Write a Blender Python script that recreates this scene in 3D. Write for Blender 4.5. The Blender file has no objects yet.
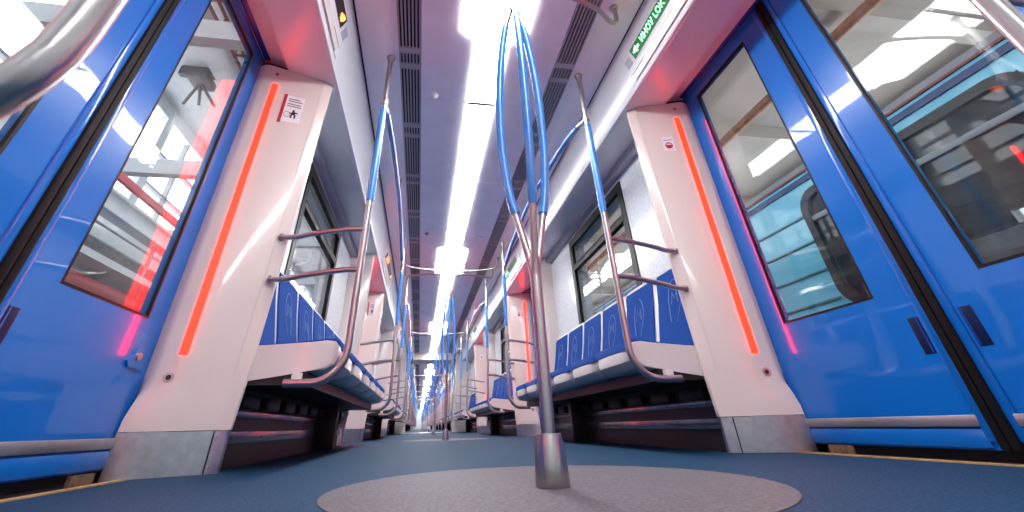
import bpy, bmesh, math, random
from mathutils import Vector, Matrix
random.seed(7)
scene = bpy.context.scene
C = scene.collection
PI = math.pi

# ------------------------------------------------------------------ camera
YAW, PITCH, ROLL = math.radians(9.38768), math.radians(31.28327), math.radians(-1.58045)
fwd = Vector((math.sin(YAW)*math.cos(PITCH), math.cos(YAW)*math.cos(PITCH), math.sin(PITCH)))
rt = Vector((math.cos(YAW), -math.sin(YAW), 0)); upv = rt.cross(fwd)
r2 = rt*math.cos(ROLL) + upv*math.sin(ROLL); u2 = -rt*math.sin(ROLL) + upv*math.cos(ROLL)
cam_d = bpy.data.cameras.new('camera'); cam = bpy.data.objects.new('camera', cam_d); C.objects.link(cam)
cam.matrix_world = Matrix(((r2.x, u2.x, -fwd.x, -.308068), (r2.y, u2.y, -fwd.y, 0), (r2.z, u2.z, -fwd.z, .122447), (0, 0, 0, 1)))
cam_d.sensor_width = 36; cam_d.lens = 36*407.4718/1024
cam_d.shift_x = 21.2549/1024; cam_d.shift_y = -77.4544/1024
cam_d.clip_start = .01; cam_d.clip_end = 300
cam_d.dof.use_dof = True; cam_d.dof.focus_distance = 1.9; cam_d.dof.aperture_fstop = 5.6
scene.camera = cam

# ------------------------------------------------------------------ world, exposure
LIGHT = 17.0          # ceiling strip
LED = 14.5            # door pillar strips
w = bpy.data.worlds.new('sky'); scene.world = w; w.use_nodes = True
bg = w.node_tree.nodes['Background']; bg.inputs[0].default_value = (.93, .97, 1, 1); bg.inputs[1].default_value = 3.0
vs = scene.view_settings
vs.view_transform = 'Standard'; vs.look = 'None'; vs.gamma = 1; vs.use_curve_mapping = False; vs.exposure = 0.72
cy = scene.cycles
cy.use_denoising = True
cy.max_bounces = 10; cy.transparent_max_bounces = 24; cy.diffuse_bounces = 5; cy.glossy_bounces = 5
cy.sample_clamp_indirect = 6; cy.caustics_reflective = False; cy.caustics_refractive = False

# ------------------------------------------------------------------ materials
def node_mat(name):
    m = bpy.data.materials.new(name); m.use_nodes = True
    return m, m.node_tree.nodes, m.node_tree.links, m.node_tree.nodes['Principled BSDF']
def mat(name, col, rough=.5, metal=0, coat=0, spec=.5, mottle=0, mscale=20, bump=0, bscale=8, brushed=False, detail=3):
    m, n, l, b = node_mat(name)
    b.inputs['Base Color'].default_value = (*col, 1); b.inputs['Roughness'].default_value = rough
    b.inputs['Metallic'].default_value = metal; b.inputs['Specular IOR Level'].default_value = spec
    b.inputs['Coat Weight'].default_value = coat; b.inputs['Coat Roughness'].default_value = .03
    tc = n.new('ShaderNodeTexCoord')
    if mottle:
        t = n.new('ShaderNodeTexNoise'); t.inputs['Scale'].default_value = mscale; t.inputs['Detail'].default_value = detail
        r = n.new('ShaderNodeValToRGB'); r.color_ramp.elements[0].position = .3; r.color_ramp.elements[1].position = .7
        r.color_ramp.elements[0].color = (*[c*(1-mottle) for c in col], 1); r.color_ramp.elements[1].color = (*[min(1, c*(1+mottle)) for c in col], 1)
        l.new(tc.outputs['Object'], t.inputs['Vector']); l.new(t.outputs['Fac'], r.inputs['Fac']); l.new(r.outputs['Color'], b.inputs['Base Color'])
    if bump:
        t = n.new('ShaderNodeTexNoise'); t.inputs['Scale'].default_value = bscale; t.inputs['Detail'].default_value = 2
        bp = n.new('ShaderNodeBump'); bp.inputs['Strength'].default_value = bump; bp.inputs['Distance'].default_value = .02
        if brushed:
            mp = n.new('ShaderNodeMapping'); mp.inputs['Scale'].default_value = (60, 60, 1)
            l.new(tc.outputs['Object'], mp.inputs['Vector']); l.new(mp.outputs['Vector'], t.inputs['Vector'])
        else: l.new(tc.outputs['Object'], t.inputs['Vector'])
        l.new(t.outputs['Fac'], bp.inputs['Height']); l.new(bp.outputs['Normal'], b.inputs['Normal'])
        if coat: l.new(bp.outputs['Normal'], b.inputs['Coat Normal'])
    return m
def emit(name, col, s):
    m, n, l, b = node_mat(name)
    b.inputs['Base Color'].default_value = (*[c*.5 for c in col], 1); b.inputs['Roughness'].default_value = .4
    b.inputs['Emission Color'].default_value = (*col, 1); b.inputs['Emission Strength'].default_value = s
    return m
def glass(name, tint=(.97, .98, .985), f0=.026):
    m = bpy.data.materials.new(name); m.use_nodes = True; n = m.node_tree.nodes; l = m.node_tree.links; n.clear()
    o = n.new('ShaderNodeOutputMaterial'); mx = n.new('ShaderNodeMixShader'); t = n.new('ShaderNodeBsdfTransparent'); g = n.new('ShaderNodeBsdfGlossy'); f = n.new('ShaderNodeLayerWeight')
    f.inputs['Blend'].default_value = .5
    pw = n.new('ShaderNodeMath'); pw.operation = 'POWER'; pw.inputs[1].default_value = 5
    ma = n.new('ShaderNodeMath'); ma.operation = 'MULTIPLY_ADD'; ma.inputs[1].default_value = 1-f0; ma.inputs[2].default_value = f0
    t.inputs[0].default_value = (*tint, 1); g.inputs['Roughness'].default_value = .012
    l.new(f.outputs['Facing'], pw.inputs[0]); l.new(pw.outputs[0], ma.inputs[0]); l.new(ma.outputs[0], mx.inputs[0])
    l.new(t.outputs[0], mx.inputs[1]); l.new(g.outputs[0], mx.inputs[2]); l.new(mx.outputs[0], o.inputs[0])
    return m
M = {}
M['floor'] = mat('blue rubber floor', (.008, .038, .082), .7, mottle=.8, mscale=150, bump=.08, bscale=220, spec=.12)
M['circle'] = mat('pale rubber floor', (.105, .10, .11), .66, mottle=.35, mscale=140, bump=.06, bscale=220, spec=.14)
M['ceil'] = mat('lilac grey ceiling paint', (.89, .88, .95), .42, mottle=.04, mscale=5)
M['cove'] = mat('cove paint', (.80, .82, .88), .3, mottle=.03, mscale=5)
M['panel'] = mat('pale grey gloss plastic', (.74, .74, .75), .16, spec=.5, bump=.02, bscale=4)
M['soffit'] = mat('soffit grey', (.70, .71, .72), .28)
M['header'] = mat('door header white', (.78, .74, .74), .22, bump=.015, bscale=3)
M['wall'] = mat('white speckled laminate', (.66, .69, .71), .2, mottle=.14, mscale=38, detail=6)
M['cream'] = mat('cream gloss plastic', (.70, .605, .555), .24, coat=.4, bump=.012, bscale=3)
M['creamside'] = mat('pale cream plastic', (.69, .64, .61), .24, coat=.3)
M['seatshell'] = mat('warm grey seat shell', (.60, .57, .56), .28)
M['pad'] = mat('blue upholstery', (.014, .060, .26), .85, mottle=.3, mscale=260, spec=.08)
M['emblem'] = mat('pale blue print', (.13, .22, .46), .55)
M['door'] = mat('blue door enamel', (.003, .13, .50), .25, coat=.8, spec=.3, bump=.07, bscale=3.2)
M['doordark'] = mat('dark blue recess', (.002, .008, .05), .5, spec=.2)
M['jamb'] = mat('violet blue jamb', (.016, .045, .26), .15, coat=.8)
M['rubber'] = mat('black rubber', (.006, .006, .007), .6, spec=.2)
M['black'] = mat('black plastic', (.008, .008, .010), .5)
M['gasket'] = mat('black gasket', (.006, .006, .007), .45, spec=.25)
M['steel'] = mat('brushed steel', (.46, .44, .43), .28, metal=1, bump=.03, bscale=5, brushed=True)
M['plate'] = mat('stainless kick plate', (.58, .58, .59), .28, metal=1, mottle=.12, mscale=30, detail=8)
M['darksteel'] = mat('dull dark metal', (.10, .095, .10), .25, metal=.8)
M['heater'] = mat('worn heater rail', (.30, .28, .29), .22, metal=.9, mottle=.3, mscale=12)
M['strip'] = mat('aluminium strip', (.52, .50, .49), .38, metal=.9, mottle=.1, mscale=14)
M['grip'] = mat('blue grip coating', (.025, .22, .62), .25, coat=.6)
M['sill'] = mat('ochre sill strip', (.42, .27, .10), .5, mottle=.3, mscale=40)
M['guide'] = mat('rusty guide block', (.13, .085, .045), .5, mottle=.4, mscale=50)
M['vent'] = mat('dark vent cavity', (.03, .03, .035), .6)
M['slat'] = mat('grey vent slat', (.40, .39, .43), .4)
M['light'] = emit('ceiling light diffuser', (1, .985, 1), LIGHT)
M['led'] = emit('red orange door strip', (1, .0030, .0007), LED)
M['led'].node_tree.nodes['Principled BSDF'].inputs['Base Color'].default_value = (.5, .03, .01, 1)
M['green'] = emit('green display letters', (.20, 1, .34), 4)
M['greenback'] = emit('dark green display', (.0, .10, .02), .5)
M['orange'] = emit('orange display letters', (1, .16, .03), 4)
M['displayback'] = mat('dark display', (.02, .008, .006), .25)
M['glass'] = glass('clear glass')
M['white'] = mat('white sticker', (.80, .78, .80), .4)
M['red'] = mat('red sticker', (.45, .02, .04), .4)
M['ink'] = mat('grey ink', (.22, .18, .20), .6)
M['darkred'] = mat('dark red enamel', (.28, .03, .035), .35)
M['yellow'] = mat('yellow tape', (.7, .45, .05), .5)
# depot
M['depotfloor'] = mat('depot concrete', (.32, .31, .30), .7, mottle=.2, mscale=3)
M['depotwhite'] = mat('white steelwork', (.62, .64, .66), .5, mottle=.08, mscale=3)
M['depotgrey'] = mat('grey steelwork', (.30, .32, .35), .5, mottle=.12, mscale=4)
M['depotdark'] = mat('dark grating', (.10, .105, .11), .5, mottle=.3, mscale=12)
M['depotbeige'] = mat('beige depot ceiling', (.58, .54, .49), .7, mottle=.06, mscale=2)
M['depotred'] = mat('red crane rail paint', (.62, .10, .11), .45)
M['brown'] = mat('brown lattice paint', (.20, .10, .09), .5)
M['pipe'] = mat('rusty orange pipe', (.52, .24, .14), .55, mottle=.35, mscale=9)
M['cyan'] = mat('cyan train enamel', (.17, .62, .84), .22, coat=.7, bump=.03, bscale=2)
M['navy'] = mat('navy stripe', (.012, .06, .20), .25, coat=.5)
M['teal'] = mat('teal train skirt', (.05, .25, .30), .3, coat=.5)
M['frameblack'] = mat('window rubber', (.02, .02, .025), .35)
M['darkglass'] = mat('dark window glass', (.03, .035, .04), .04, spec=.9)
M['blind'] = mat('white panel seen in window', (.72, .74, .76), .3)

# ------------------------------------------------------------------ mesh helpers
def NB(): return bmesh.new()
def box(bm, x0, x1, y0, y1, z0, z1, bev=0, seg=2):
    m = Matrix.Translation(((x0+x1)/2, (y0+y1)/2, (z0+z1)/2)) @ Matrix.Diagonal((abs(x1-x0), abs(y1-y0), abs(z1-z0), 1))
    r = bmesh.ops.create_cube(bm, size=1, matrix=m)
    if bev:
        es = list({e for v in r['verts'] for e in v.link_edges})
        bmesh.ops.bevel(bm, geom=es, offset=bev, segments=seg, profile=.5, affect='EDGES')
    return bm
def smooth_path(pts, n=6):
    P = [Vector(p) for p in pts]; out = []
    for i in range(len(P)-1):
        a = P[max(i-1, 0)]; b = P[i]; c = P[i+1]; d = P[min(i+2, len(P)-1)]
        for k in range(n):
            t = k/n
            out.append(.5*((2*b)+(c-a)*t+(2*a-5*b+4*c-d)*t*t+(3*b-a-3*c+d)*t**3))
    out.append(P[-1]); return out
def tube(bm, pts, r, n=12, cap=True):
    P = [Vector(p) for p in pts]; rs = r if isinstance(r, (list, tuple)) else [r]*len(P)
    t0 = (P[1]-P[0]).normalized(); ref = Vector((0, 0, 1)) if abs(t0.z) < .9 else Vector((1, 0, 0))
    u = t0.cross(ref).normalized(); rings = []
    for i, p in enumerate(P):
        t = ((P[min(i+1, len(P)-1)]-P[max(i-1, 0)])).normalized()
        u = (u-t*u.dot(t)).normalized(); v = t.cross(u)
        rings.append([bm.verts.new(p+(u*math.cos(2*PI*k/n)+v*math.sin(2*PI*k/n))*rs[i]) for k in range(n)])
    for a, b in zip(rings, rings[1:]):
        for k in range(n): bm.faces.new((a[k], a[(k+1) % n], b[(k+1) % n], b[k]))
    if cap:
        bm.faces.new(list(reversed(rings[0]))); bm.faces.new(rings[-1])
    return bm
def lathe(bm, prof, cx, cy, n=24):
    tube(bm, [(cx, cy, z) for r, z in prof], [r for r, z in prof], n); return bm
def loft(bm, rings, cap=True):
    R = [[bm.verts.new(p) for p in ring] for ring in rings]; n = len(R[0])
    for a, b in zip(R, R[1:]):
        for k in range(n): bm.faces.new((a[k], a[(k+1) % n], b[(k+1) % n], b[k]))
    if cap: bm.faces.new(list(reversed(R[0]))); bm.faces.new(R[-1])
    return bm
def extr_y(bm, poly, y0, y1):        # polygon in x,z extruded along y
    return loft(bm, [[(x, y0, z) for x, z in poly], [(x, y1, z) for x, z in poly]])
def plate_hole(bm, x0, x1, y0, y1, z0, z1, hy0, hy1, hz0, hz1):   # plate in the y,z plane with one opening
    X0, X1 = min(x0, x1), max(x0, x1)
    o = [(y0, z0), (y1, z0), (y1, z1), (y0, z1)]; h = [(hy0, hz0), (hy1, hz0), (hy1, hz1), (hy0, hz1)]
    V = {}
    for nm, ring in (('o', o), ('h', h)):
        for xi, X in enumerate((X0, X1)): V[nm, xi] = [bm.verts.new((X, y, z)) for y, z in ring]
    for k in range(4):
        j = (k+1) % 4
        bm.faces.new((V['o', 0][k], V['h', 0][k], V['h', 0][j], V['o', 0][j]))
        bm.faces.new((V['o', 1][k], V['o', 1][j], V['h', 1][j], V['h', 1][k]))
        bm.faces.new((V['o', 0][k], V['o', 0][j], V['o', 1][j], V['o', 1][k]))
        bm.faces.new((V['h', 0][k], V['h', 1][k], V['h', 1][j], V['h', 0][j]))
    return bm
def link_mesh(name, bm, m, parent=None, loc=None, smooth=True):
    bmesh.ops.recalc_face_normals(bm, faces=bm.faces)
    me = bpy.data.meshes.new(name)
    if parent is not None: loc = parent_loc(parent)
    off = Vector(loc) if loc is not None else Vector((0, 0, 0))
    if off.length: bmesh.ops.translate(bm, vec=-off, verts=bm.verts)
    bm.to_mesh(me); bm.free()
    me.materials.append(M[m] if isinstance(m, str) else m)
    if smooth:
        me.polygons.foreach_set('use_smooth', [True]*len(me.polygons)); me.set_sharp_from_angle(angle=math.radians(38))
    o = bpy.data.objects.new(name, me); C.objects.link(o)
    if parent is not None: o.parent = parent
    else: o.location = off
    return o
def parent_loc(o):
    v = Vector(o.location)
    while o.parent: o = o.parent; v = v+Vector(o.location)
    return v
KIDS = {}
def part(name, bm, m, parent, smooth=True):      # geometry in world coordinates; becomes a child mesh
    o = link_mesh(name, bm, m, parent, smooth=smooth); KIDS.setdefault(parent.name, []).append(o); return o
def tag(o, label, cat, group=None):
    o['label'] = label; o['category'] = cat
    if group: o['group'] = group
    return o
def struct(name, bm, m, parent=None, smooth=True):
    o = link_mesh(name, bm, m, parent, smooth=smooth)
    if parent is None: o['kind'] = 'structure'
    else: KIDS.setdefault(parent.name, []).append(o)
    return o
def sempty(name, loc=(0, 0, 0)):
    o = bpy.data.objects.new(name, None); C.objects.link(o); o.location = loc; o['kind'] = 'structure'; o.empty_display_size = .1; return o
def thing(name, loc, label='', cat='', group=None):
    o = bpy.data.objects.new(name, None); C.objects.link(o); o.location = loc; o.empty_display_size = .1
    tag(o, label, cat, group); return o
def copy_tree(root, dy, parent=None):
    c = root.copy(); C.objects.link(c); c.parent = parent
    if parent is None: c.location = root.location+Vector((0, dy, 0))
    for ch in KIDS.get(root.name, []):
        k = copy_tree(ch, 0, c); KIDS.setdefault(c.name, []).append(k)
    return c
FLAT = {}
def flat_copy(root, dy):                          # far copy, too small to show its parts: one mesh
    if root.name not in FLAT:
        bm = NB(); mats = []
        def add(o):
            for ch in KIDS.get(o.name, []):
                mm = ch.data.materials[0]
                if mm not in mats: mats.append(mm)
                n0 = len(bm.faces); bm.from_mesh(ch.data); bm.faces.ensure_lookup_table()
                for f in bm.faces[n0:]: f.material_index = mats.index(mm)
                add(ch)
        add(root); me = bpy.data.meshes.new(root.name.split('.')[0]); bm.to_mesh(me); bm.free()
        for mm in mats: me.materials.append(mm)
        FLAT[root.name] = me
    o = bpy.data.objects.new(root.name.split('.')[0], FLAT[root.name]); C.objects.link(o)
    o.location = root.location+Vector((0, dy, 0))
    for k in ('category', 'group'):
        if k in root.keys(): o[k] = root[k]
    return o
def text_mesh(s, size, mx, name, m, parent, depth=.001):
    cu = bpy.data.curves.new('txt', 'FONT'); cu.body = s; cu.size = size; cu.extrude = depth; cu.resolution_u = 2
    cu.align_x = 'LEFT'; cu.align_y = 'CENTER'
    ob = bpy.data.objects.new('txt', cu); C.objects.link(ob)
    dg = bpy.context.evaluated_depsgraph_get(); me = bpy.data.meshes.new_from_object(ob.evaluated_get(dg))
    bm = NB(); bm.from_mesh(me); bmesh.ops.transform(bm, matrix=mx, verts=bm.verts)
    bpy.data.objects.remove(ob); bpy.data.curves.remove(cu); bpy.data.meshes.remove(me)
    return part(name, bm, m, parent, smooth=False)
ORD = ['nearest', 'second', 'third', 'fourth', 'fifth', 'sixth', 'seventh', 'eighth', 'ninth', 'tenth', 'eleventh', 'twelfth', 'thirteenth', 'fourteenth', 'fifteenth']
SIDE = {-1: 'left', 1: 'right'}

# ------------------------------------------------------------------ layout along the train
P = 4.45
DOORS = [1.1, 5.55, 10.0, 18.8, 23.25, 27.7, 32.15, 40.95, 45.4, 49.85, 54.3]
BENCH = [1.93, 6.38, 10.83, 15.18, 19.63, 24.08, 28.53, 32.98, 37.33, 41.78, 46.23, 50.68]     # start of each bench
GANG = [(13.85, 14.95), (36.0, 37.1)]
CARS = [(-3.6, 13.85), (14.95, 36.0), (37.1, 57.6)]
NEAR = 15            # beyond this, copies are one mesh
BL = 2.79

# ------------------------------------------------------------------ floor
b = NB(); box(b, -1.36, 1.36, -3.6, 57.6, -.08, 0); floor = struct('floor', b, 'floor')
b = NB()
for k in range(1): lathe(b, [(.51, .0002), (.51, .0016), (.508, .002)], 0, 1.17, 96)
struct('door_zone_disc', b, 'circle', floor)
for c in DOORS[1:3]:
    b = NB(); lathe(b, [(.51, .0002), (.51, .0016), (.508, .002)], 0, c+.07, 64); struct('door_zone_disc', b, 'circle', floor)
for s in (-1, 1):
    for c in DOORS[:3]:
        b = NB(); box(b, s*1.235, s*1.255, c-.70, c+.70, 0, .004); struct('sill_strip', b, 'sill', floor)
        b = NB(); box(b, s*1.255, s*1.36, c-.74, c+.74, 0, .003); struct('threshold_plate', b, 'darksteel', floor)
        for yy in (c+.52, c-.52):
            b = NB(); box(b, s*1.262, s*1.272, yy-.05, yy+.05, .003, .03); struct('door_guide', b, 'guide', floor)

# ------------------------------------------------------------------ ceiling
b = NB()
for y0, y1 in CARS: box(b, -1.36, 1.36, y0, y1, 2.20, 2.26)
ceiling = struct('ceiling', b, 'soffit')
LS = P/4
def light_half(y):
    d = min(abs(y-c) for c in DOORS); return d
for ci, (y0, y1) in enumerate(CARS):
    seams = [y0]; base = DOORS[0]
    cs = [c for c in DOORS if y0 < c < y1]; k = -40
    while cs[0]+k*LS < y1-.05:
        if cs[0]+k*LS > y0+.05: seams.append(cs[0]+k*LS)
        k += 1
    seams.append(y1)
    if y0 > 30: seams = [y0, y1]
    for a, e in zip(seams, seams[1:]):
        for s in (-1, 1):
            b = NB(); box(b, s*.004, s*.428, a+.003, e-.003, 2.12, 2.135, 0); struct('ceiling_panel', b, 'ceil', ceiling)
    if y0 < 20:      # vents, coves
        segs = [(a, min(a+P, y1)) for a in [y0+P*i for i in range(int((y1-y0)/P)+1)] if a < y1-.1]
    else: segs = [(y0, y1)]
    for a, e in segs:
        for s in (-1, 1):
            b = NB(); box(b, s*.428, s*.562, a, e, 2.14, 2.15); struct('vent_cavity', b, 'vent', ceiling)
            b = NB()
            for i in range(7): xx = .4315+i*.0205; box(b, s*xx, s*(xx+.0085), a, e, 2.116, 2.136)
            if y0 < 20:
                yy = a+.2
                while yy < e:
                    for dy in (0, .13): box(b, s*.436, s*.556, yy+dy-.022, yy+dy+.022, 2.1165, 2.13)
                    yy += .74
            o = struct('vent_slats', b, 'slat', ceiling); o['kind'] = 'stuff'
            b = NB(); extr_y(b, [(s*x, z) for x, z in ((.562, 2.12), (.632, 2.117), (.640, 2.122), (.70, 2.135), (.792, 2.135), (.792, 2.15), (.562, 2.15))], a, e); struct('cove', b, 'cove', ceiling)
            b = NB(); box(b, s*.79, s*.806, a, e, 2.142, 2.15); struct('cove_groove', b, 'black', ceiling)
            b = NB(); extr_y(b, [(s*x, z) for x, z in ((.804, 2.14), (.812, 2.115), (.898, 1.905), (.906, 1.888), (.93, 1.885), (.93, 2.15), (.804, 2.15))], a+.002, e-.002); struct('side_panel', b, 'panel', ceiling)
            b = NB(); extr_y(b, [(s*x, z) for x, z in ((.93, 1.887), (1.17, 1.902), (1.17, 1.93), (.93, 1.93))], a, e); struct('soffit_panel', b, 'soffit', ceiling)

def strip_outline(y0, y1, cs):
    L = [(.097, y0)]
    for c in cs:
        L += [(.097, c-.565), (.195, c-.50), (.195, c+.50), (.097, c+.565)]
    L.append((.097, y1)); return L
for ci, (y0, y1) in enumerate(CARS):
    cs = [c for c in DOORS if y0 < c < y1]
    if ci == 0: cs = [-3.35+.0] + cs
    t = thing('ceiling_light_strip', (0, (y0+y1)/2, 2.11), ['long white ceiling light strip of the nearest car, widening over the doors', 'white ceiling light strip seen beyond the first car passage', 'farthest white ceiling light strip, near the vanishing point'][ci], 'ceiling light', 'ceiling light strips')
    L = [(h, y) for h, y in strip_outline(y0+.02, y1-.02, [c for c in cs if c-.6 > y0])]
    b = NB()
    rings = [[(-h, y, 2.112), (h, y, 2.112), (h, y, 2.1195), (-h, y, 2.1195)] for h, y in L]
    loft(b, rings); part('diffuser', b, 'light', t, smooth=False)
    if ci == 0:
        yy = DOORS[0]-4*LS
        while yy < y1:
            hw = .197 if min(abs(yy-c) for c in DOORS) < .5 else .099
            b = NB(); box(b, -hw, hw, yy-.014, yy+.014, 2.1085, 2.1115); part('seam_strip', b, 'slat', t)
            yy += LS
# roof edges closing the shell above the walls
for s in (-1, 1):
    b = NB()
    for y0, y1 in CARS: box(b, s*1.30, s*1.36, y0, y1, 1.96, 2.2)
    struct('trim_%d' % (1 if s < 0 else 2), b, 'soffit')

# ------------------------------------------------------------------ walls and windows
WY0, WY1, WZ0, WZ1 = .78, 2.01, .93, 1.76      # window in bench coordinates (from bench start), heights
nwin = 0
for s in (-1, 1):
    root = sempty('wall_'+SIDE[s], (s*1.2, 0, 0))
    def wp(bm, m='wall', name='wall_panel'): return struct(name, bm, m, root)
    for i, y in enumerate(BENCH):
        y0, y1 = y-.06, y+BL+.06
        b = NB(); plate_hole(b, s*1.2, s*1.34, y0, y1, 0, 1.96, y+WY0, y+WY1, WZ0, WZ1); wp(b)
        b = NB(); box(b, s*1.135, s*1.2, y0, y1, 1.842, 1.90, .006); struct('trim_rail', b, 'slat', ceiling)
        nwin += 1
        win = sempty('window_%d' % nwin, (s*1.2, y+1.39, .93))
        b = NB(); plate_hole(b, s*1.192, s*1.225, y+WY0-.05, y+WY1+.05, WZ0-.045, WZ1+.05, y+WY0+.02, y+WY1-.02, WZ0+.02, WZ1-.02); struct('window_frame', b, 'gasket', win, smooth=False)
        b = NB(); box(b, s*1.19, s*1.235, y+WY0, y+WY1, 1.478, 1.54, .004); struct('transom', b, 'gasket', win)
        for z0, z1 in ((WZ0, 1.485), (1.535, WZ1)):
            b = NB(); box(b, s*1.226, s*1.231, y+WY0, y+WY1, z0, z1); struct('pane', b, 'glass', win, smooth=False)
    # header beams over doors
    for c in DOORS:
        b = NB(); box(b, s*1.27, s*1.36, c-.80, c+.80, 1.985, 2.2); struct('door_lintel', b, 'jamb', ceiling)
        b = NB(); extr_y(b, [(s*x, z) for x, z in ((.912, 1.8845), (1.285, 1.962), (1.31, 1.962), (1.31, 1.99), (.94, 1.93))], c-.80, c+.80); struct('header_panel', b, 'header', ceiling)
    b = NB(); box(b, s*1.2, s*1.34, -3.6, .36, 0, 1.96); wp(b)
    for y0, y1 in ((13.68, 13.85), (14.95, 15.12), (35.83, 36.0), (37.1, 37.27), (53.5, 57.6)):
        b = NB(); box(b, s*1.2, s*1.34, y0, y1, 0, 1.96); wp(b)
b = NB(); box(b, -1.36, 1.36, -3.66, -3.6, 0, 2.26); struct('wall_back', b, 'wall')
b = NB(); box(b, -1.36, 1.36, 57.6, 57.66, 0, 2.26); struct('wall_far', b, 'wall')

# ------------------------------------------------------------------ gangways
for gi, (y0, y1) in enumerate(GANG):
    g = thing('gangway', (0, (y0+y1)/2, 0), ['pale grey open passage portal at the end of the nearest car', 'distant passage portal between the second and third cars'][gi], 'gangway', 'passages between cars')
    for yy in (y0, y1-.08):
        b = NB(); out = [(-1.36, 0), (-.72, 0), (-.72, 1.93), (.72, 1.93), (.72, 0), (1.36, 0), (1.36, 2.26), (-1.36, 2.26)]
        extr_y(b, out, yy, yy+.08); part('portal_frame', b, 'creamside', g, smooth=False)
    rings = []
    for k in range(19):
        yy = y0+.08+k*(y1-y0-.16)/18; o = .02 if k % 2 else 0
        rings.append([(-.74-o, yy, 0), (-.74-o, yy, 1.95+o), (.74+o, yy, 1.95+o), (.74+o, yy, 0), (.82, yy, 0), (.82, yy, 2.02), (-.82, yy, 2.02), (-.82, yy, 0)])
    b = NB(); loft(b, rings); part('bellows', b, 'creamside', g, smooth=False)
    b = NB(); box(b, -.74, .74, y0+.05, y1-.05, .0005, .006); part('floor_plate', b, 'plate', g)

# ------------------------------------------------------------------ doors
def build_leaf(s, c, d, n):
    c = c+.01
    # d = +1 the leaf on the far side of the seam, -1 the near side
    o = sempty('door_%d' % n, (s*1.3110, c+d*.36, 0))
    def Y(a, bb): return (min(c+d*a, c+d*bb), max(c+d*a, c+d*bb))
    y0, y1 = Y(.024, .73); h0, h1 = Y(.167, .600)
    hz0, hz1 = .490, 1.878
    b = NB(); plate_hole(b, s*1.3110, s*1.3460, y0, y1, .03, 2.0, h0, h1, hz0, hz1); struct('leaf_panel', b, 'door', o, smooth=False)
    b = NB(); a0, a1 = Y(.024, .052); box(b, s*1.3040, s*1.3210, a0, a1, .05, 1.99, .005); struct('edge_lip', b, 'door', o)
    b = NB(); a0, a1 = Y(.001, .025); box(b, s*1.2960, s*1.3460, a0, a1, .03, 1.99, .006); struct('edge_gasket', b, 'rubber', o)
    b = NB(); plate_hole(b, s*1.3105, s*1.3210, h0-.002, h1+.002, hz0-.002, hz1+.002, h0+.007, h1-.007, hz0+.007, hz1-.007); struct('pane_gasket', b, 'gasket', o, smooth=False)
    for xx in (1.318, 1.336):
        b = NB(); box(b, s*xx, s*(xx+.004), h0, h1, hz0, hz1); struct('pane', b, 'glass', o, smooth=False)
    b = NB(); a0, a1 = Y(.060, .094); box(b, s*1.3095, s*1.3125, a0, a1, .288, .402, .001); hr = struct('handle_recess', b, 'doordark', o)
    b = NB(); a0, a1 = Y(.063, .068); box(b, s*1.3080, s*1.3105, a0, a1, .292, .398); struct('recess_lip', b, 'jamb', hr)
    b = NB(); a0, a1 = Y(.045, .70); box(b, s*1.3000, s*1.3140, a0, a1, .088, .118, .003); struct('kick_strip', b, 'strip', o)
    b = NB(); box(b, s*1.3050, s*1.3140, a0, a1, .035, .082, .002); struct('bottom_rail', b, 'door', o)
    return o
def build_jamb(s, c, n):
    o = sempty('trim_%d' % n, (s*1.3, c, 0))
    for d in (-1, 1):
        y0, y1 = sorted((c+d*.70, c+d*.80))
        b = NB(); box(b, s*1.352, s*1.375, y0, y1, 0, 2.0); struct('outer_jamb', b, 'door', o)
    b = NB(); box(b, s*1.275, s*1.308, c-.71, c+.72, 1.955, 1.995, .004); struct('door_head', b, 'jamb', o)
    for yy in (-.5, .5):
        b = NB(); box(b, s*1.272, s*1.276, c+yy-.008, c+yy+.008, 1.967, 1.981); struct('head_screw', b, 'steel', o)
    b = NB(); box(b, s*1.349, s*1.42, c-.80, c+.80, -.4, .035); struct('door_step', b, 'black', o)
    return o
nd = 0
for s in (-1, 1):
    for i, c in enumerate(DOORS):
        if c > 30: continue
        for d in (-1, 1):
            nd += 1; lf = build_leaf(s, c, d, nd)
            if s < 0 and i == 0 and d > 0:
                b = NB(); loft(b, [[(x, y, z) for y, z in ((1.675, .345), (1.70, .365), (1.725, .44), (1.765, .44), (1.765, .325), (1.69, .325))] for x in (-1.303, -1.312)]); lp = struct('lock_plate', b, 'door', lf, smooth=False)
                b = NB(); tube(b, [(-1.304, 1.728, .362), (-1.298, 1.728, .362)], .014, 12); struct('lock_bolt', b, 'steel', lp)
        build_jamb(s, c, 3+i+(20 if s > 0 else 0))

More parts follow.
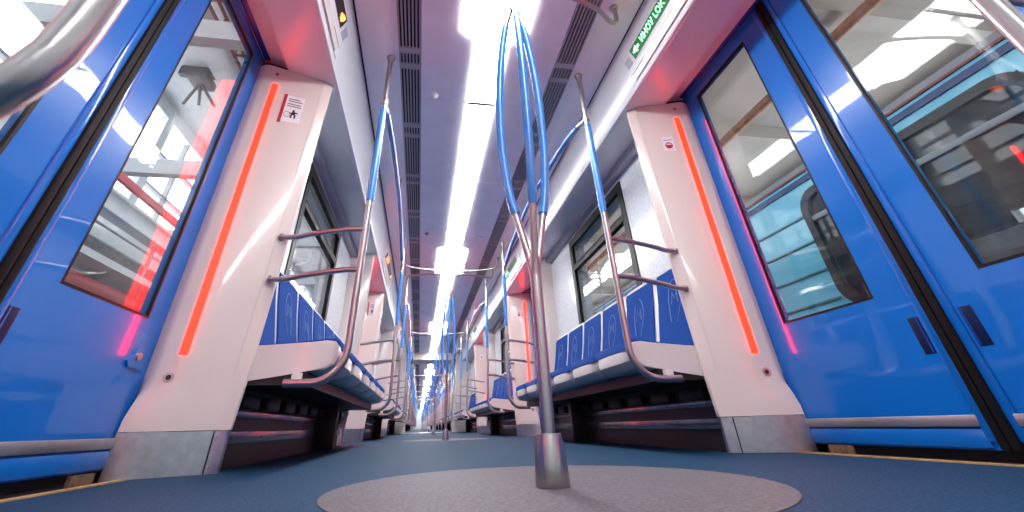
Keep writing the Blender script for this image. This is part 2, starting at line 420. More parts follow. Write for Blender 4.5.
# ------------------------------------------------------------------ door pillars
def build_pillar(s, c, d):
    # d = +1: pillar beyond the door, face turned to the door
    def Q(x, y, z): return (s*x, c+d*y, z)
    t = thing('door_pillar', Q(1.15, .80, 0))
    # plan polygon: door edge, flat face, crease, rounded aisle edge, bench side, wall
    def plan(z, lean, flare, inset=0):
        k = lean; pts = [(1.285+flare*.02, .705-flare*.03), (1.262+flare*.01, .702-flare*.022), (1.155, .739-flare*.004), (1.047-k, .783), (1.032-k, .792), (1.006-k, .815), (1.004-k, .83), (1.02-k, .842), (1.30, .842), (1.32, .80), (1.315, .72)]
        return [Q(x+inset*(.006 if x < 1.2 else 0), y+inset*.004, z) for x, y in pts]
    b = NB()
    zs = [(.134, 0, 1), (.17, .003, .95), (.22, .006, .6), (.27, .010, .15), (.31, .013, 0), (.60, .025, 0), (1.0, .04, 0), (1.5, .055, 0), (1.88, .066, 0), (1.905, .068, 0)]
    loft(b, [plan(z, k, f) for z, k, f in zs]); part('shell', b, 'cream', t)
    b = NB(); loft(b, [plan(z, 0, 1.1, 1) for z in (.001, .132)]); part('steel_base', b, 'plate', t)
    b = NB(); loft(b, [[Q(1.047+.0, .7825, z), Q(1.0455, .7805, z), Q(1.0435, .7855, z)] for z in (.002, .131)]); part('base_seam', b, 'black', t)
    for z in (.02, .11):
        b = NB(); tube(b, [Q(1.036, .7905, z), Q(1.033, .786, z)], .004, 8); part('base_rivet', b, 'steel', t)
    # crease line following the lean
    b = NB(); rr = []
    for z, k, f in zs[4:]: rr.append([Q(1.0475-k, .7832, z), Q(1.0455-k, .7825, z), Q(1.0465-k, .7815, z)])
    loft(b, rr); part('crease_line', b, 'slat', t)
    # LED strip lies in the face
    def F(u, z, out=0, lean=0):      # point on face; u from door edge to crease
        x = 1.262+(1.155-1.262)*u; y = .702+(.739-.702)*u
        nx, ny = -.327, -.945
        return Q(x+nx*out, y+ny*out, z)
    b = NB(); loft(b, [[F(.39, z, -.004), F(.39, z, .0025), F(.64, z, .0025), F(.64, z, -.004)] for z in (.383, .40, 1.76, 1.778)]); part('led_strip', b, 'led', t, smooth=False)
    b = NB(); tube(b, [F(.33, .303, -.002), F(.33, .303, .004)], .017, 16); bl = part('bolt_cup', b, 'steel', t)
    b = NB(); tube(b, [F(.33, .303, .0042), F(.33, .303, .0052)], .009, 12); part('bolt_hole', b, 'black', bl)
    b = NB(); tube(b, [F(.45, 1.85, -.002), F(.45, 1.85, .004)], .008, 10); part('top_screw', b, 'darkred', t)
    # cap
    b = NB(); pl = [plan(z, .07, 0) for z in (1.903, 1.918)]; loft(b, pl); part('top_cap', b, 'darksteel', t)
    # stickers
    def G(x, z, out):                 # on the face right of u=1 (towards crease)
        xx = x; y = .739+(1.155-x)*(.044/.108); kk = .04+(z-1.0)*.03; y = .739+(1.155-x)*(.783-.739)/(1.155-(1.047-kk))
        return Q(xx-.33*out, y-.94*out, z)
    def patch(x0, x1, z0, z1, m, nm, out=.0022, par=None):
        bb = NB(); loft(bb, [[G(x0, z, -.001), G(x0, z, out), G(x1, z, out), G(x1, z, -.001)] for z in (z0, z1)]); return part(nm, bb, m, par or t, smooth=False)
    if s < 0:
        st = patch(1.145, 1.048, 1.545, 1.725, 'white', 'notice_sticker')
        patch(1.150, 1.135, 1.535, 1.73, 'red', 'sticker_bar', .003, st)
        for i, (xa, xb, z) in enumerate(((1.125, 1.07, 1.70), (1.125, 1.055, 1.685), (1.125, 1.06, 1.665), (1.125, 1.055, 1.65))): patch(xa, xb, z, z+.006, 'ink', 'sticker_line', .0032, st)
        for (xa, xb, za, zb) in ((1.092, 1.082, 1.618, 1.630), (1.094, 1.076, 1.595, 1.617), (1.104, 1.094, 1.602, 1.610), (1.076, 1.066, 1.608, 1.616), (1.098, 1.090, 1.575, 1.596), (1.080, 1.072, 1.575, 1.596)): patch(xa, xb, za, zb, 'black', 'pictogram', .0034, st)
        b = NB(); R = .018
        ring = [G(1.115+R*.8*math.cos(a), 1.595+R*math.sin(a), .0036) for a in [2*PI*k/20 for k in range(21)]]; tube(b, ring, .0012, 6); part('sticker_ring', b, 'ink', st)
    else:
        st = patch(1.150, 1.085, 1.53, 1.64, 'white', 'round_sticker_backing', .0012)
        b = NB(); loft(b, [[G(1.117+.021*math.cos(a), 1.575+.023*math.sin(a), o) for a in [2*PI*k/24 for k in range(24)]] for o in (-.001, .003)]); part('round_sticker', b, 'red', st)
        b = NB(); loft(b, [[G(1.117+.017*math.cos(a), 1.578+.010*math.sin(a), o) for a in [PI*k/12 for k in range(13)]] for o in (.0031, .0036)]); part('sticker_print', b, 'white', st)
        patch(1.145, 1.09, 1.612, 1.617, 'ink', 'sticker_line', .002, st)
    return t
for s in (-1, 1):
    for d in (-1, 1):
        proto = build_pillar(s, DOORS[0], d)
        proto['category'] = 'pillar'; proto['group'] = 'door pillars with red light strips'
        for i, c in enumerate(DOORS):
            o = proto if i == 0 else (copy_tree(proto, c-DOORS[0]) if c < NEAR else flat_copy(proto, c-DOORS[0]))
            where = 'far' if d > 0 else 'near'
            if i == 0 and d > 0: lab = 'cream door pillar with red light strip, largest on the %s, beside the foreground door' % SIDE[s]
            else: lab = 'cream pillar with red strip on the %s edge of the %s door along the %s side' % (where, ORD[i], SIDE[s])
            o['label'] = lab

# ------------------------------------------------------------------ displays over the doors
def build_display(s, c):
    t = thing('door_display', (s*.86, c, 1.97))
    vx, vz = (.898-.812), (1.905-2.115); Ln = math.hypot(vx, vz); vx /= Ln; vz /= Ln      # down the panel
    nx, nz = vz, -vx                                                                  # towards the aisle and down
    def G(u, y, out): return (s*(.812+vx*u+nx*out), y, 2.115+vz*u+nz*out)
    def slab(u0, u1, y0, y1, o0, o1):
        bb = NB(); loft(bb, [[G(u0, y, o0), G(u0, y, o1), G(u1, y, o1), G(u1, y, o0)] for y in (y0, y1)]); return bb
    part('housing', slab(.012, .217, c-.62, c+.62, -.004, .004), 'panel', t)
    part('flap_seam', slab(.168, .172, c-.60, c+.58, .003, .0046), 'black', t, smooth=False)
    part('flap', slab(.174, .214, c-.60, c+.56, .003, .010), 'creamside', t)
    part('loudspeaker_grille', slab(.075, .13, c+.50, c+.56, .003, .005), 'slat', t, smooth=False)
    part('serial_print', slab(.176, .181, c+.42, c+.55, .0101, .0106), 'ink', t, smooth=False)
    sc = part('screen', slab(.06, .128, c-.47, c+.47, .003, .006), 'greenback' if s > 0 else 'displayback', t, smooth=False)
    # lettering reads towards smaller y on the right wall, towards larger y on the left
    ex = Vector((0, -1 if s > 0 else 1, 0)); ez_up = Vector((-s*vx, 0, -vz)); nrm = Vector((s*nx, 0, nz))
    org = Vector(G(.094, c+(.36 if s > 0 else -.36), .0065))
    mx = Matrix(((ex.x, ez_up.x, nrm.x, org.x), (ex.y, ez_up.y, nrm.y, org.y), (ex.z, ez_up.z, nrm.z, org.z), (0, 0, 0, 1)))
    text_mesh('\u0418\u041d\u041e\u0423 L\u041e\u041a' if s > 0 else '\u0418\u041d\u041e\u0423', .052 if s > 0 else .08, mx, 'letters', 'green' if s > 0 else 'orange', sc)
    if s > 0:
        bb = NB(); loft(bb, [[G(.094+u, c+.455+v, o) for u, v in ((0, .0), (-.022, -.045), (-.008, -.04), (-.006, -.07), (.006, -.07), (.008, -.04), (.022, -.045))] for o in (.0062, .0075)]); part('arrow', bb, 'green', sc, smooth=False)
    else:
        bb = NB(); loft(bb, [[G(.094+u, c+.42+v, o) for u, v in ((-.02, .0), (-.024, .03), (0, .03), (.024, .015), (.02, -.01), (0, -.03))] for o in (.0062, .0075)]); part('arrow', bb, 'orange', sc, smooth=False)
    return t
for s in (-1, 1):
    proto = build_display(s, DOORS[0]); proto['category'] = 'display'; proto['group'] = 'displays over the doors'
    for i, c in enumerate(DOORS):
        if c > 25: break
        o = proto if i == 0 else (copy_tree(proto, c-DOORS[0]) if c < NEAR else flat_copy(proto, c-DOORS[0]))
        o['label'] = ('green lettered display in white housing over the %s right-hand door' if s > 0 else 'orange lettered display in white housing over the %s left-hand door') % ORD[i]

# ------------------------------------------------------------------ benches
def build_bench(s, y):
    t = thing('train_bench', (s*.95, y+BL/2, 0))
    def X(poly): return [(s*x, z) for x, z in poly]
    pit = (BL-.08)/6
    shell = [(.662, .372), (.660, .41), (.668, .438), (.69, .448), (.85, .436), (1.0, .424), (1.05, .44), (1.085, .52), (1.13, .75), (1.158, .925), (1.168, .94), (1.176, .93), (1.176, .50), (1.13, .40), (1.05, .365), (.90, .345), (.74, .333), (.69, .345)]
    seatpad = [(.664, .425), (.664, .450), (.676, .466), (.70, .471), (.85, .457), (1.0, .445), (1.035, .447), (1.035, .42), (.85, .42), (.69, .43)]
    backpad = [(1.050, .452), (1.068, .50), (1.122, .75), (1.147, .90), (1.153, .916), (1.165, .916), (1.15, .75), (1.10, .50), (1.08, .45)]
    for k in range(6):
        y0 = y+.04+k*pit; y1 = y0+pit
        b = NB(); rings = []
        for f, ins in ((0, .034), (.05, .016), (.16, .004), (.5, 0), (.84, .004), (.95, .016), (1, .034)):
            yy = y0+.003+(pit-.006)*f
            rings.append([(s*(px+(ins*max(0, 1-(px-.66)/.2) if px < .86 else 0)), yy, pz-(ins*.35 if px > .95 and pz > .6 else 0)+(ins*.5 if pz < .40 else 0)) for px, pz in shell])
        loft(b, rings)
        sh = part('seat_shell', b, 'seatshell', t)
        for nm, poly, g0 in (('seat_cushion', seatpad, .014), ('back_cushion', backpad, .032)):
            b = NB(); n = len(poly); rings = []
            cx = sum(p[0] for p in poly)/n; cz = sum(p[1] for p in poly)/n
            for yy, sc in ((y0+g0, .90), (y0+g0+.008, 1), (y1-g0-.008, 1), (y1-g0, .90)):
                rings.append([(s*(cx+(px-cx)*(1 if sc == 1 else .95)), yy, cz+(pz-cz)*(1 if sc == 1 else .97)) for px, pz in poly])
            loft(b, rings); cu = part(nm, b, 'pad', sh)
            if nm == 'back_cushion':
                # pin-shaped outline with an M inside
                ym = (y0+y1)/2
                def B(dy, z): 
                    xx = 1.068+(z-.50)*(.054/.25) if z < .75 else 1.122+(z-.75)*(.025/.15)
                    return (s*(xx-.0012), ym+dy, z)
                bm_ = NB(); pts = [B(.045, .61), B(.062, .70), B(.064, .75), B(.052, .80), B(.025, .835), B(0, .842), B(-.025, .835), B(-.052, .80), B(-.064, .75), B(-.062, .70), B(-.02, .60)]
                tube(bm_, smooth_path(pts, 4), .0024, 5)
                tube(bm_, [B(.034, .705), B(.022, .775), B(0, .73), B(-.022, .775), B(-.034, .705)], .0026, 5)
                part('emblem', bm_, 'emblem', t)
    endp = [(.660, .40), (.664, .43), (.684, .452), (.72, .456), (.80, .447), (.95, .436), (1.10, .43), (1.178, .43), (1.178, .29), (1.03, .296), (.88, .318), (.78, .335), (.71, .342), (.675, .365)]
    for yy in (y+.014, y+BL-.052):
        b = NB(); extr_y(b, X(endp), yy, yy+.038); bmesh.ops.bevel(b, geom=[e for e in b.edges if abs(e.verts[0].co.y-e.verts[1].co.y) < 1e-5], offset=.006, segments=2, affect='EDGES')
        part('end_panel', b, 'creamside', t)
    b = NB(); box(b, s*.78, s*1.178, y+.02, y+BL-.02, .285, .335); 
    part('under_frame', b, 'black', t)
    b = NB(); box(b, s*1.06, s*1.178, y+.014, y+BL-.014, 0, .30); part('heater_box', b, 'black', t)
    for z0, z1, xx in ((.085, .128, 1.045), (.178, .203, 1.045)):
        b = NB(); box(b, s*xx, s*1.065, y+.014, y+BL-.014, z0, z1, .002); rail = part('heater_rail', b, 'heater', t)
        for k in range(8):
            b = NB(); box(b, s*(xx-.0012), s*(xx+.002), y+.12+k*.36-.006, y+.12+k*.36+.006, (z0+z1)/2-.004, (z0+z1)/2+.004); part('rail_screw', b, 'black', rail)
    for k in range(9):
        yy = y+.1+k*.31; b = NB(); box(b, s*1.02, s*1.06, yy, yy+.2, .212, .262, .006); part('heater_cover', b, 'black', t)
    for yy in (y+1.83,):
        b = NB(); box(b, s*.93, s*1.06, yy-.03, yy+.03, .0, .30, .004); part('bench_leg', b, 'black', t)
    return t
for s in (-1, 1):
    proto = build_bench(s, BENCH[0]); proto['category'] = 'bench'; proto['group'] = 'blue six-seat benches'
    for i, y in enumerate(BENCH):
        o = proto if i == 0 else (copy_tree(proto, y-BENCH[0]) if y < 9 else flat_copy(proto, y-BENCH[0]))
        o['label'] = 'blue padded six-seat bench, %s along the %s wall' % (ORD[i], SIDE[s])

# ------------------------------------------------------------------ rails and poles
PR = .0155
def build_end_pole(s, y, d, label):
    # d=+1: the bench lies beyond the pole; y = pole position
    t = thing('bench_end_pole', (s*.615, y, 0), label, 'pole', 'bench end poles')
    X = .615
    b = NB()
    pts = [(s*X, y, 2.12), (s*X, y, 1.70)]; tube(b, pts, PR, 14); part('upper_tube', b, 'steel', t)
    b = NB(); tube(b, [(s*X, y, 1.70), (s*X, y, 1.10)], PR+.004, 14); part('blue_grip', b, 'grip', t)
    b = NB(); arc = [(s*X, y, 1.10), (s*X, y, .42)]
    for k in range(1, 9):
        a = PI/2*k/8; arc.append((s*(X+.13*(1-math.cos(a))), y, .413-.13*math.sin(a)))
    arc.append((s*.838, y, .283)); tube(b, arc, PR, 14); part('lower_loop', b, 'steel', t)
    b = NB(); box(b, s*.785, s*.822, y+d*.012-.014+d*.03, y+d*.012+.014+d*.03, .276, .325, .002); part('bracket', b, 'creamside', t)
    b = NB(); lathe(b, [(.026, 2.119), (.026, 2.112), (.019, 2.10), (.0165, 2.07)], s*X, y, 16); part('ceiling_flange', b, 'steel', t)
    b = NB(); lathe(b, [(.021, 1.775), (.022, 1.77), (.022, 1.735), (.021, 1.73)], s*X, y, 14); part('clamp', b, 'steel', t)
    for zp, zq in ((.945, .90), (.745, .70)):
        b = NB(); tube(b, smooth_path([(s*X, y, zp), (s*.70, y+d*.004, zp-.004), (s*.86, y+d*.012, zp-.03), (s*.93, y+d*.02, zq), (s*1.0, y+d*.026, zq)], 5), .0125, 12); hb = part('arm_bar', b, 'steel', t)
        b = NB(); tube(b, [(s*.985, y+d*.026, zq), (s*1.0, y+d*.026, zq)], .017, 12); part('end_socket', b, 'steel', hb)
    return t
def build_long_rail(s, y0, y1, label):
    t = thing('overhead_rail', (s*.615, (y0+y1)/2, 1.75), label, 'handrail', 'overhead rails along the benches')
    L = y1-y0
    path = smooth_path([(s*.615, y0+.0235, 1.757), (s*.614, y0+.15, 1.80), (s*.613, y0+.38, 1.848), (s*.610, y0+.75, 1.888), (s*.606, y0+L/2, 1.925), (s*.610, y1-.75, 1.888), (s*.613, y1-.38, 1.848), (s*.614, y1-.15, 1.80), (s*.615, y1-.0235, 1.757)], 8)
    n = len(path); q = 9
    b = NB(); tube(b, path[:q], .0135, 12); part('end_tube', b, 'steel', t)
    b = NB(); tube(b, path[q-1:n-q+1], .0195, 12); part('blue_grip', b, 'grip', t)
    b = NB(); tube(b, path[n-q:], .0135, 12); part('end_tube', b, 'steel', t)
    b = NB(); tube(b, [(s*.606, y0+L/2, 1.93), (s*.606, y0+L/2, 2.117)], .009, 10); part('hanger', b, 'steel', t)
    return t
ends = {}
for s in (-1, 1):
    near = build_end_pole(s, .28 if s < 0 else .305, -1, 'steel grab pole closest to the camera, cut by the top %s corner' % SIDE[s])
    a = build_end_pole(s, BENCH[0]-.065, 1, ''); e = build_end_pole(s, BENCH[0]+BL+.065, -1, ''); r = build_long_rail(s, BENCH[0]-.065, BENCH[0]+BL+.065, '')
    for i, y in enumerate(BENCH):
        for proto, lab in ((a, 'steel and blue grab pole at the near end of the %s bench on the %s'), (e, 'steel and blue grab pole at the far end of the %s bench on the %s'), (r, 'blue overhead rail running above the %s bench on the %s')):
            o = proto if i == 0 else (copy_tree(proto, y-BENCH[0]) if y < 9 else flat_copy(proto, y-BENCH[0]))
            o['label'] = lab % (ORD[i], SIDE[s])

def build_centre_pole(c):
    t = thing('branching_pole', (0, c, 0))
    b = NB(); lathe(b, [(.0385, .002), (.0395, .006), (.037, .05), (.031, .095), (.029, .104), (.017, .1045)], 0, c, 28); part('base_cone', b, 'steel', t)
    b = NB(); lathe(b, [(.0165, .104), (.0165, .50), (.0165, .54), (.006, .56)], 0, c, 18); part('stem', b, 'steel', t)
    for az in (144.6, -95.4, 24.6):
        ca, sa = math.cos(math.radians(az)), math.sin(math.radians(az))
        prof = [(.004, .48), (.010, .52), (.022, .575), (.036, .635), (.051, .70), (.070, .79), (.086, .95), (.089, 1.12), (.084, 1.28), (.068, 1.45), (.044, 1.60), (.014, 1.70), (.008, 1.74)]
        path = smooth_path([(r*ca, c+r*sa, z) for r, z in prof], 5)
        i0 = min(range(len(path)), key=lambda i: abs(path[i].z-.705)); i1 = min(range(len(path)), key=lambda i: abs(path[i].z-1.605))
        b = NB(); tube(b, path[i1:], .0115, 12); part('arm_top', b, 'steel', t)
        b = NB(); tube(b, path[:i0+1], .0115, 12); arm = part('arm', b, 'steel', t)
        b = NB(); tube(b, path[i0:i1+1], .0150, 12); part('blue_grip', b, 'grip', arm)
    b = NB(); lathe(b, [(.0175, 1.69), (.0175, 1.74), (.0155, 1.75), (.0155, 2.109)], 0, c, 18); part('top_tube', b, 'steel', t)
    b = NB(); lathe(b, [(.032, 2.109), (.032, 2.10), (.02, 2.085)], 0, c, 18); part('ceiling_flange', b, 'steel', t)
    return t
proto = build_centre_pole(1.117); proto['category'] = 'pole'; proto['group'] = 'branching poles down the aisle'
for i, c in enumerate(DOORS):
    o = proto if i == 0 else (copy_tree(proto, c-DOORS[0]) if c < NEAR else flat_copy(proto, c-DOORS[0]))
    o['label'] = 'tall foreground pole branching into three blue arms, standing on the pale disc' if i == 0 else '%s branching steel pole with blue arms down the aisle centre' % ORD[i]
def build_cross(c, d):
    t = thing('ceiling_crossbar', (0, c+d*.23, 1.97))
    X = .64; z = 1.968; pts = [(-X, c+d*.235, 2.117), (-X, c+d*.235, 2.04), (-X+.012, c+d*.232, 1.995), (-X+.05, c+d*.222, z+.004)]
    for k in range(-4, 5):
        x = k*.125; pts.append((x, c+d*(.225-.165*(1-(x/X)**2)), z))
    pts += [(-p[0], p[1], p[2]) for p in reversed(pts[:4])]
    b = NB(); tube(b, smooth_path(pts, 4), .0125, 12); part('bar', b, 'steel', t)
    for s in (-1, 1):
        b = NB(); lathe(b, [(.024, 2.117), (.024, 2.108), (.014, 2.10)], s*X, c+d*.235, 14); part('flange', b, 'steel', t)
    return t
for d in (-1, 1):
    proto = build_cross(1.1, d); proto['category'] = 'handrail'; proto['group'] = 'ceiling crossbars'
    for i, c in enumerate(DOORS):
        if i == 0 and d < 0: continue
        o = proto if i == (0 if d > 0 else 1) else (copy_tree(proto, c-DOORS[0]) if c < NEAR else flat_copy(proto, c-DOORS[0]))
        if d < 0 and i == 1: proto.location.y += P; proto_off = P
        o['label'] = 'curved steel ceiling bar at the top edge, above the foreground pole' if i == 0 else 'curved steel ceiling bar on the %s side of the %s door zone' % ('near' if d < 0 else 'far', ORD[i])
        if d < 0 and i > 1: o.location.y = c-.23

# ------------------------------------------------------------------ small ceiling fittings
b = NB(); lathe(b, [(.030, 2.1195), (.030, 2.108), (.024, 2.103), (.012, 2.092), (.006, 2.088)], -.335, 2.17, 20)
det = link_mesh('smoke_detector', b, 'white', loc=(-.335, 2.17, 2.12)); tag(det, 'small white round smoke detector on the ceiling near the left vent', 'detector')
for x, y, lab in ((-.345, 4.57, 'small black dome camera on the ceiling left of the light strip'), (.30, 4.63, 'small pale dome sensor on the ceiling right of the light strip')):
    t = thing('ceiling_dome', (x, y, 2.12), lab, 'camera', 'ceiling domes')
    b = NB(); lathe(b, [(.030, 2.1195), (.028, 2.112), (.02, 2.110)], x, y, 18); part('ring', b, 'slat', t)
    b = NB(); lathe(b, [(.019, 2.111), (.017, 2.102), (.010, 2.096), (.003, 2.094)], x, y, 18); part('dome', b, 'black' if x < 0 else 'white', t)

# ------------------------------------------------------------------ depot outside the train
b = NB(); box(b, -12, 12, -16, 62, -1.3, -1.1); struct('ground', b, 'depotfloor')
def wall_openings(name, x, th, z0, z1, oz0, oz1, ys, m, half):
    root = sempty(name, (x, 0, -1.1))
    X0, X1 = min(x, x+th), max(x, x+th)
    b = NB(); box(b, X0, X1, -16, 62, z0, oz0); struct('wall_band', b, m, root)
    b = NB(); box(b, X0, X1, -16, 62, oz1, z1); struct('wall_band', b, m, root)
    for i, y in enumerate(ys):
        b = NB(); box(b, X0, X1, y-.16, y+.16, oz0, oz1); struct('mullion', b, m, root)
        if i < len(ys)-1:
            w_ = ys[i+1]-y
            for j in range(1, half): b = NB(); box(b, X0+.05, X1-.05, y+w_*j/half-.035, y+w_*j/half+.035, oz0, oz1); struct('glazing_bar', b, 'depotgrey', root)
            for j in range(1, 3):
                zz = oz0+(oz1-oz0)*j/3; b = NB(); box(b, X0+.05, X1-.05, y+.16, ys[i+1]-.16, zz-.035, zz+.035); struct('glazing_bar', b, 'depotgrey', root)
    return root
wall_openings('wall_depot_left', -8.5, -.25, -1.1, 9.0, 5.4, 8.5, [-16+3.9*k for k in range(21)], 'depotwhite', 3)
wall_openings('wall_depot_right', 9.5, .25, -1.1, 5.9, 1.6, 4.9, [-16+3.9*k for k in range(21)], 'depotbeige', 3)
b = NB(); box(b, -8.8, -4.4, -16, 62, 8.9, 9.05); cl = struct('ceiling_depot_left', b, 'depotwhite')
b = NB(); box(b, -1.6, 1.2, -16, 62, 8.9, 9.05); struct('roof_slab', b, 'depotwhite', cl)
for k in range(20): b = NB(); box(b, -4.4, -1.6, -16+4*k, -15.92+4*k, 8.9, 9.05); struct('skylight_bar', b, 'depotgrey', cl)
for k in range(19): b = NB(); box(b, -4.4, -1.6, -15.92+4*k, -12+4*k, 8.96, 8.98); struct('skylight_pane', b, 'glass', cl, smooth=False)
b = NB(); box(b, 1.2, 9.8, -16, 62, 5.8, 6.0); cr = struct('ceiling_depot_right', b, 'depotbeige')
b = NB(); box(b, 1.2, 1.4, -16, 62, 6.0, 9.0); struct('wall_depot_clerestory', b, 'depotwhite')
for k in range(14):
    y = -6+3.1*k
    b = NB(); box(b, 1.2, 9.5, y-.14, y+.14, 5.45, 5.8); struct('ceiling_beam', b, 'depotbeige', cr)
b = NB(); box(b, -12, 12, 62, 62.2, -1.1, 9); struct('wall_depot_end', b, 'depotgrey')
b = NB(); box(b, -12, 12, -16.2, -16, -1.1, 9); struct('wall_depot_rear', b, 'depotgrey')
# left gantry
b = NB(); extr_y(b, [(-6.0, 3.5), (-5.86, 3.5), (-5.86, 3.54), (-5.92, 3.56), (-5.92, 3.80), (-5.86, 3.82), (-5.86, 3.87), (-6.15, 3.87), (-6.15, 3.5)], -12, 45)
tag(link_mesh('crane_beam', b, 'depotwhite', loc=(-6, 16, 3.5)), 'long white crane girder seen through the left door window', 'beam')
b = NB(); extr_y(b, [(-6.02, 4.12), (-5.94, 4.12), (-5.94, 4.26), (-6.02, 4.26)], -12, 45)
tag(link_mesh('crane_rail', b, 'depotred', loc=(-6, 16, 4.12)), 'red painted rail above the white girder outside the left door', 'rail')
gw = thing('service_gallery', (-6.3, 16, -1.1), 'grey service gallery with white edge outside the left door window', 'gallery')
b = NB(); box(b, -6.9, -5.95, -12, 45, 2.72, 2.84); part('deck_edge', b, 'depotwhite', gw)
b = NB(); box(b, -6.95, -6.85, -12, 45, 2.84, 3.5); part('back_panel', b, 'depotdark', gw)
for z in (3.05, 3.3):
    b = NB(); tube(b, [(-6.0, -12, z), (-6.0, 45, z)], .022, 6); part('guard_rail', b, 'depotgrey', gw)
for k in range(28):
    y = -11+2*k; b = NB(); box(b, -6.02, -5.98, y-.03, y+.03, 2.84, 3.5); part('guard_post', b, 'depotgrey', gw)
b = NB(); box(b, -6.98, -6.85, -12, 45, -1.1, 2.72); part('lower_panel', b, 'depotgrey', gw)
b = NB(); tube(b, [(-6.3, -12, 2.46), (-6.3, 45, 2.46)], .11, 10)
tag(link_mesh('red_pipe', b, 'depotred', loc=(-6.3, 16, 2.46)), 'thick red pipe running below the service gallery at left', 'pipe')
for i, (y, lab) in enumerate(((4.6, 'pale steel cross beam nearest, seen high in the left door window'), (8.6, 'pale steel cross beam crossing the middle of the left door window'), (12.6, 'pale steel cross beam behind the middle one at left'), (16.6, 'farthest pale steel cross beam outside the left windows'))):
    b = NB(); loft(b, [[(x, y-.1, 5.0), (x, y+.1, 5.0), (x, y+.1, 5.05), (x, y+.03, 5.07), (x, y+.03, 5.30), (x, y+.1, 5.32), (x, y+.1, 5.37), (x, y-.1, 5.37)] for x in (-8.5, -1.9)])
    tag(link_mesh('cross_beam', b, 'depotwhite', loc=(-5.2, y, 5.0), smooth=False), lab, 'beam', 'depot cross beams')
b = NB(); extr_y(b, [(-6.05, 8.0), (-5.65, 8.0), (-5.65, 8.5), (-6.05, 8.5)], -12, 45)
tag(link_mesh('roof_girder', b, 'depotwhite', loc=(-5.85, 16, 8.0)), 'broad white roof girder at the top of the left door window', 'beam')
lt = thing('lattice_truss', (-5.2, 16, 8.4), 'brown ladder-like roof lattice beside the white girder at left', 'truss')
for x in (-5.5, -5.0):
    for z in (8.35, 8.75):
        b = NB(); box(b, x-.03, x+.03, -6, 26, z-.03, z+.03); part('chord', b, 'brown', lt)
for k in range(38):
    y = -5.5+.8*k; b = NB(); box(b, -5.5, -5.0, y-.025, y+.025, 8.33, 8.38); part('rung', b, 'brown', lt)
    b = NB(); box(b, -5.53, -5.47, y-.02, y+.02, 8.35, 8.75); part('upright', b, 'brown', lt)
h = thing('hoist', (-6.8, 9.3, 8.3), 'dark grey hoist with splayed arms hanging under the depot roof', 'hoist')
b = NB(); box(b, -7.05, -6.55, 9.0, 9.6, 8.35, 8.6, .03); part('motor', b, 'depotdark', h)
b = NB(); box(b, -7.4, -6.2, 9.2, 9.36, 8.6, 8.9); part('trolley', b, 'depotdark', h)
for dx in (-.4, 0, .4):
    b = NB(); tube(b, [(-6.8, 9.3, 8.4), (-6.8+dx, 9.3+.3, 7.85)], .04, 8); part('arm', b, 'depotdark', h)
for x in (-8.2,):
    for i, y in enumerate((2.5, 8.6, 14.7)):
        b = NB(); box(b, x-.2, x+.2, y-.2, y+.2, -1.1, 8.9, .03)
        tag(link_mesh('depot_column', b, 'depotwhite', loc=(x, y, -1.1)), ['nearest', 'middle', 'farthest'][i]+' white depot column against the left glazed wall', 'column', 'depot columns')
# right: pipes and the neighbouring train
for i, (x, z, lab) in enumerate(((5.9, 5.30, 'rusty orange pipe under the beige ceiling outside the right doors'),)):
    b = NB(); tube(b, [(x, -14, z), (x, 60, z)], .09, 10); tag(link_mesh('ceiling_pipe', b, 'pipe', loc=(x, 20, z)), lab, 'pipe')
tr = thing('neighbour_train', (4.6, 8, -1.1), 'cyan metro train with navy stripe standing outside the right doors', 'train')
TX = 3.3
wins = [1.32+3.9*k for k in range(-3, 6)]
y = -13
b = NB(); prev = -13
for w0 in wins+[None]:
    if w0 is None: box(b, TX, TX+.06, prev, 26, .97, 1.97)
    else: box(b, TX, TX+.06, prev, w0, .97, 1.97); prev = w0+1.72
box(b, TX, TX+.06, -13, 26, 1.97, 2.2); box(b, TX, TX+.06, -13, 26, .1, .97)
bmesh.ops.remove_doubles(b, verts=b.verts, dist=1e-5); part('side_wall', b, 'cyan', tr, smooth=False)
b = NB(); prev = -13
for w0 in wins+[None]:
    if w0 is None: box(b, TX+2.54, TX+2.6, prev, 26, .97, 1.97)
    else: box(b, TX+2.54, TX+2.6, prev, w0, .97, 1.97); prev = w0+1.72
box(b, TX+2.54, TX+2.6, -13, 26, 1.97, 2.2); box(b, TX+2.54, TX+2.6, -13, 26, .1, .97)
bmesh.ops.remove_doubles(b, verts=b.verts, dist=1e-5); part('far_side_wall', b, 'depotdark', tr, smooth=False)
b = NB(); extr_y(b, [(TX+.0, 2.2), (TX+.15, 2.36), (TX+.5, 2.5), (TX+1.3, 2.56), (TX+2.1, 2.5), (TX+2.45, 2.36), (TX+2.6, 2.2)], -13, 26); part('roof', b, 'depotgrey', tr)
b = NB(); box(b, TX, TX+2.6, -13, 26, .0, .1); part('underfloor', b, 'depotdark', tr)
b = NB(); box(b, TX+.1, TX+2.5, -13, 26, -.9, .0); part('undercarriage', b, 'black', tr)
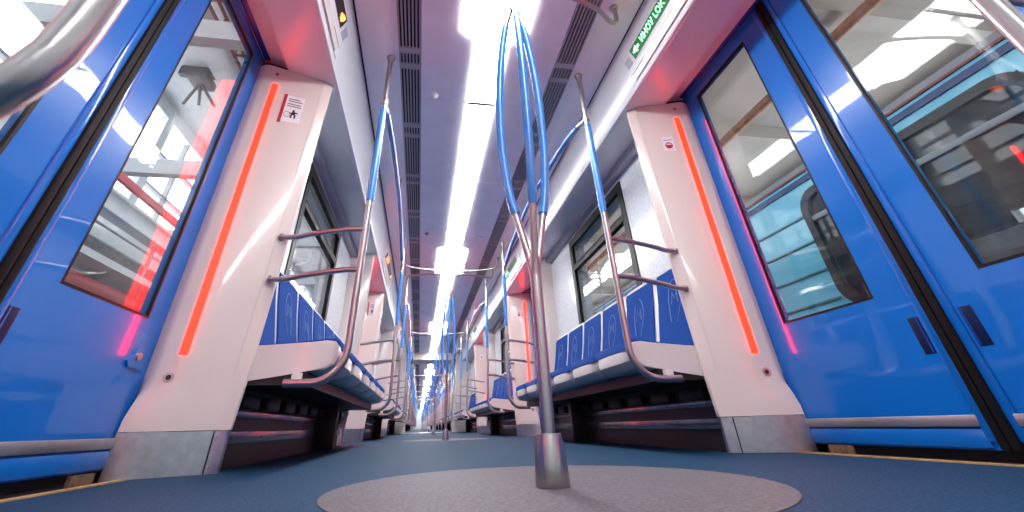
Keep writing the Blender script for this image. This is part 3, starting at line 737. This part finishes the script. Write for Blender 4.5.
for z0, z1, m, nm in ((2.10, 2.155, 'navy', 'navy_stripe'), (2.19, 2.21, 'darkred', 'gutter'), (.1, .62, 'teal', 'skirt'),):
    b = NB(); box(b, TX-.012, TX+.002, -13, 26, z0, z1); part(nm, b, m, tr)
for z in (1.80, 1.55, 1.28, 1.02, .80):
    prev = -13
    for w0 in wins+[None]:
        e_ = 26 if w0 is None else w0-.06
        b = NB(); box(b, TX-.014, TX+.002, prev, e_, z-.012, z+.012, .004); part('side_rib', b, 'teal', tr)
        if w0 is None or z < .95: break
        prev = w0+1.78
    if z < .95:
        b = NB(); box(b, TX-.014, TX+.002, prev, 26, z-.012, z+.012, .004); part('side_rib', b, 'teal', tr)
def rrect(y0, y1, z0, z1, r, n=5):
    out = []
    for (cy_, cz_, a0) in ((y1-r, z1-r, 0), (y0+r, z1-r, 90), (y0+r, z0+r, 180), (y1-r, z0+r, 270)):
        for k in range(n+1):
            a = math.radians(a0+90*k/n); out.append((cy_+r*math.cos(a), cz_+r*math.sin(a)))
    return out
for w0 in wins:
    o_ = rrect(w0-.05, w0+1.77, .92, 2.02, .2); i_ = rrect(w0+.02, w0+1.70, .99, 1.95, .16)
    b = NB(); ring = lambda pts, x: [bm_v.new((x, p[0], p[1])) for p in pts]; bm_v = b.verts
    A, B_, Cc, D = ring(o_, TX-.02), ring(i_, TX-.02), ring(i_, TX+.03), ring(o_, TX+.002); n = len(A)
    for k in range(n):
        j = (k+1) % n
        for q0, q1 in ((A, B_), (B_, Cc), (D, A)): b.faces.new((q0[k], q0[j], q1[j], q1[k]))
    fr = part('window_frame', b, 'frameblack', tr)
    b = NB(); box(b, TX-.012, TX+.03, w0, w0+1.72, 1.715, 1.765, .006); part('glazing_bar', b, 'depotgrey', fr)
    b = NB(); box(b, TX+.012, TX+.016, w0, w0+1.72, .97, 1.97); part('pane', b, 'glass', fr, smooth=False)
    b = NB(); box(b, TX+.45, TX+.50, w0+.2, w0+1.5, .5, 1.25, .04); part('seat_back', b, 'depotdark', tr)
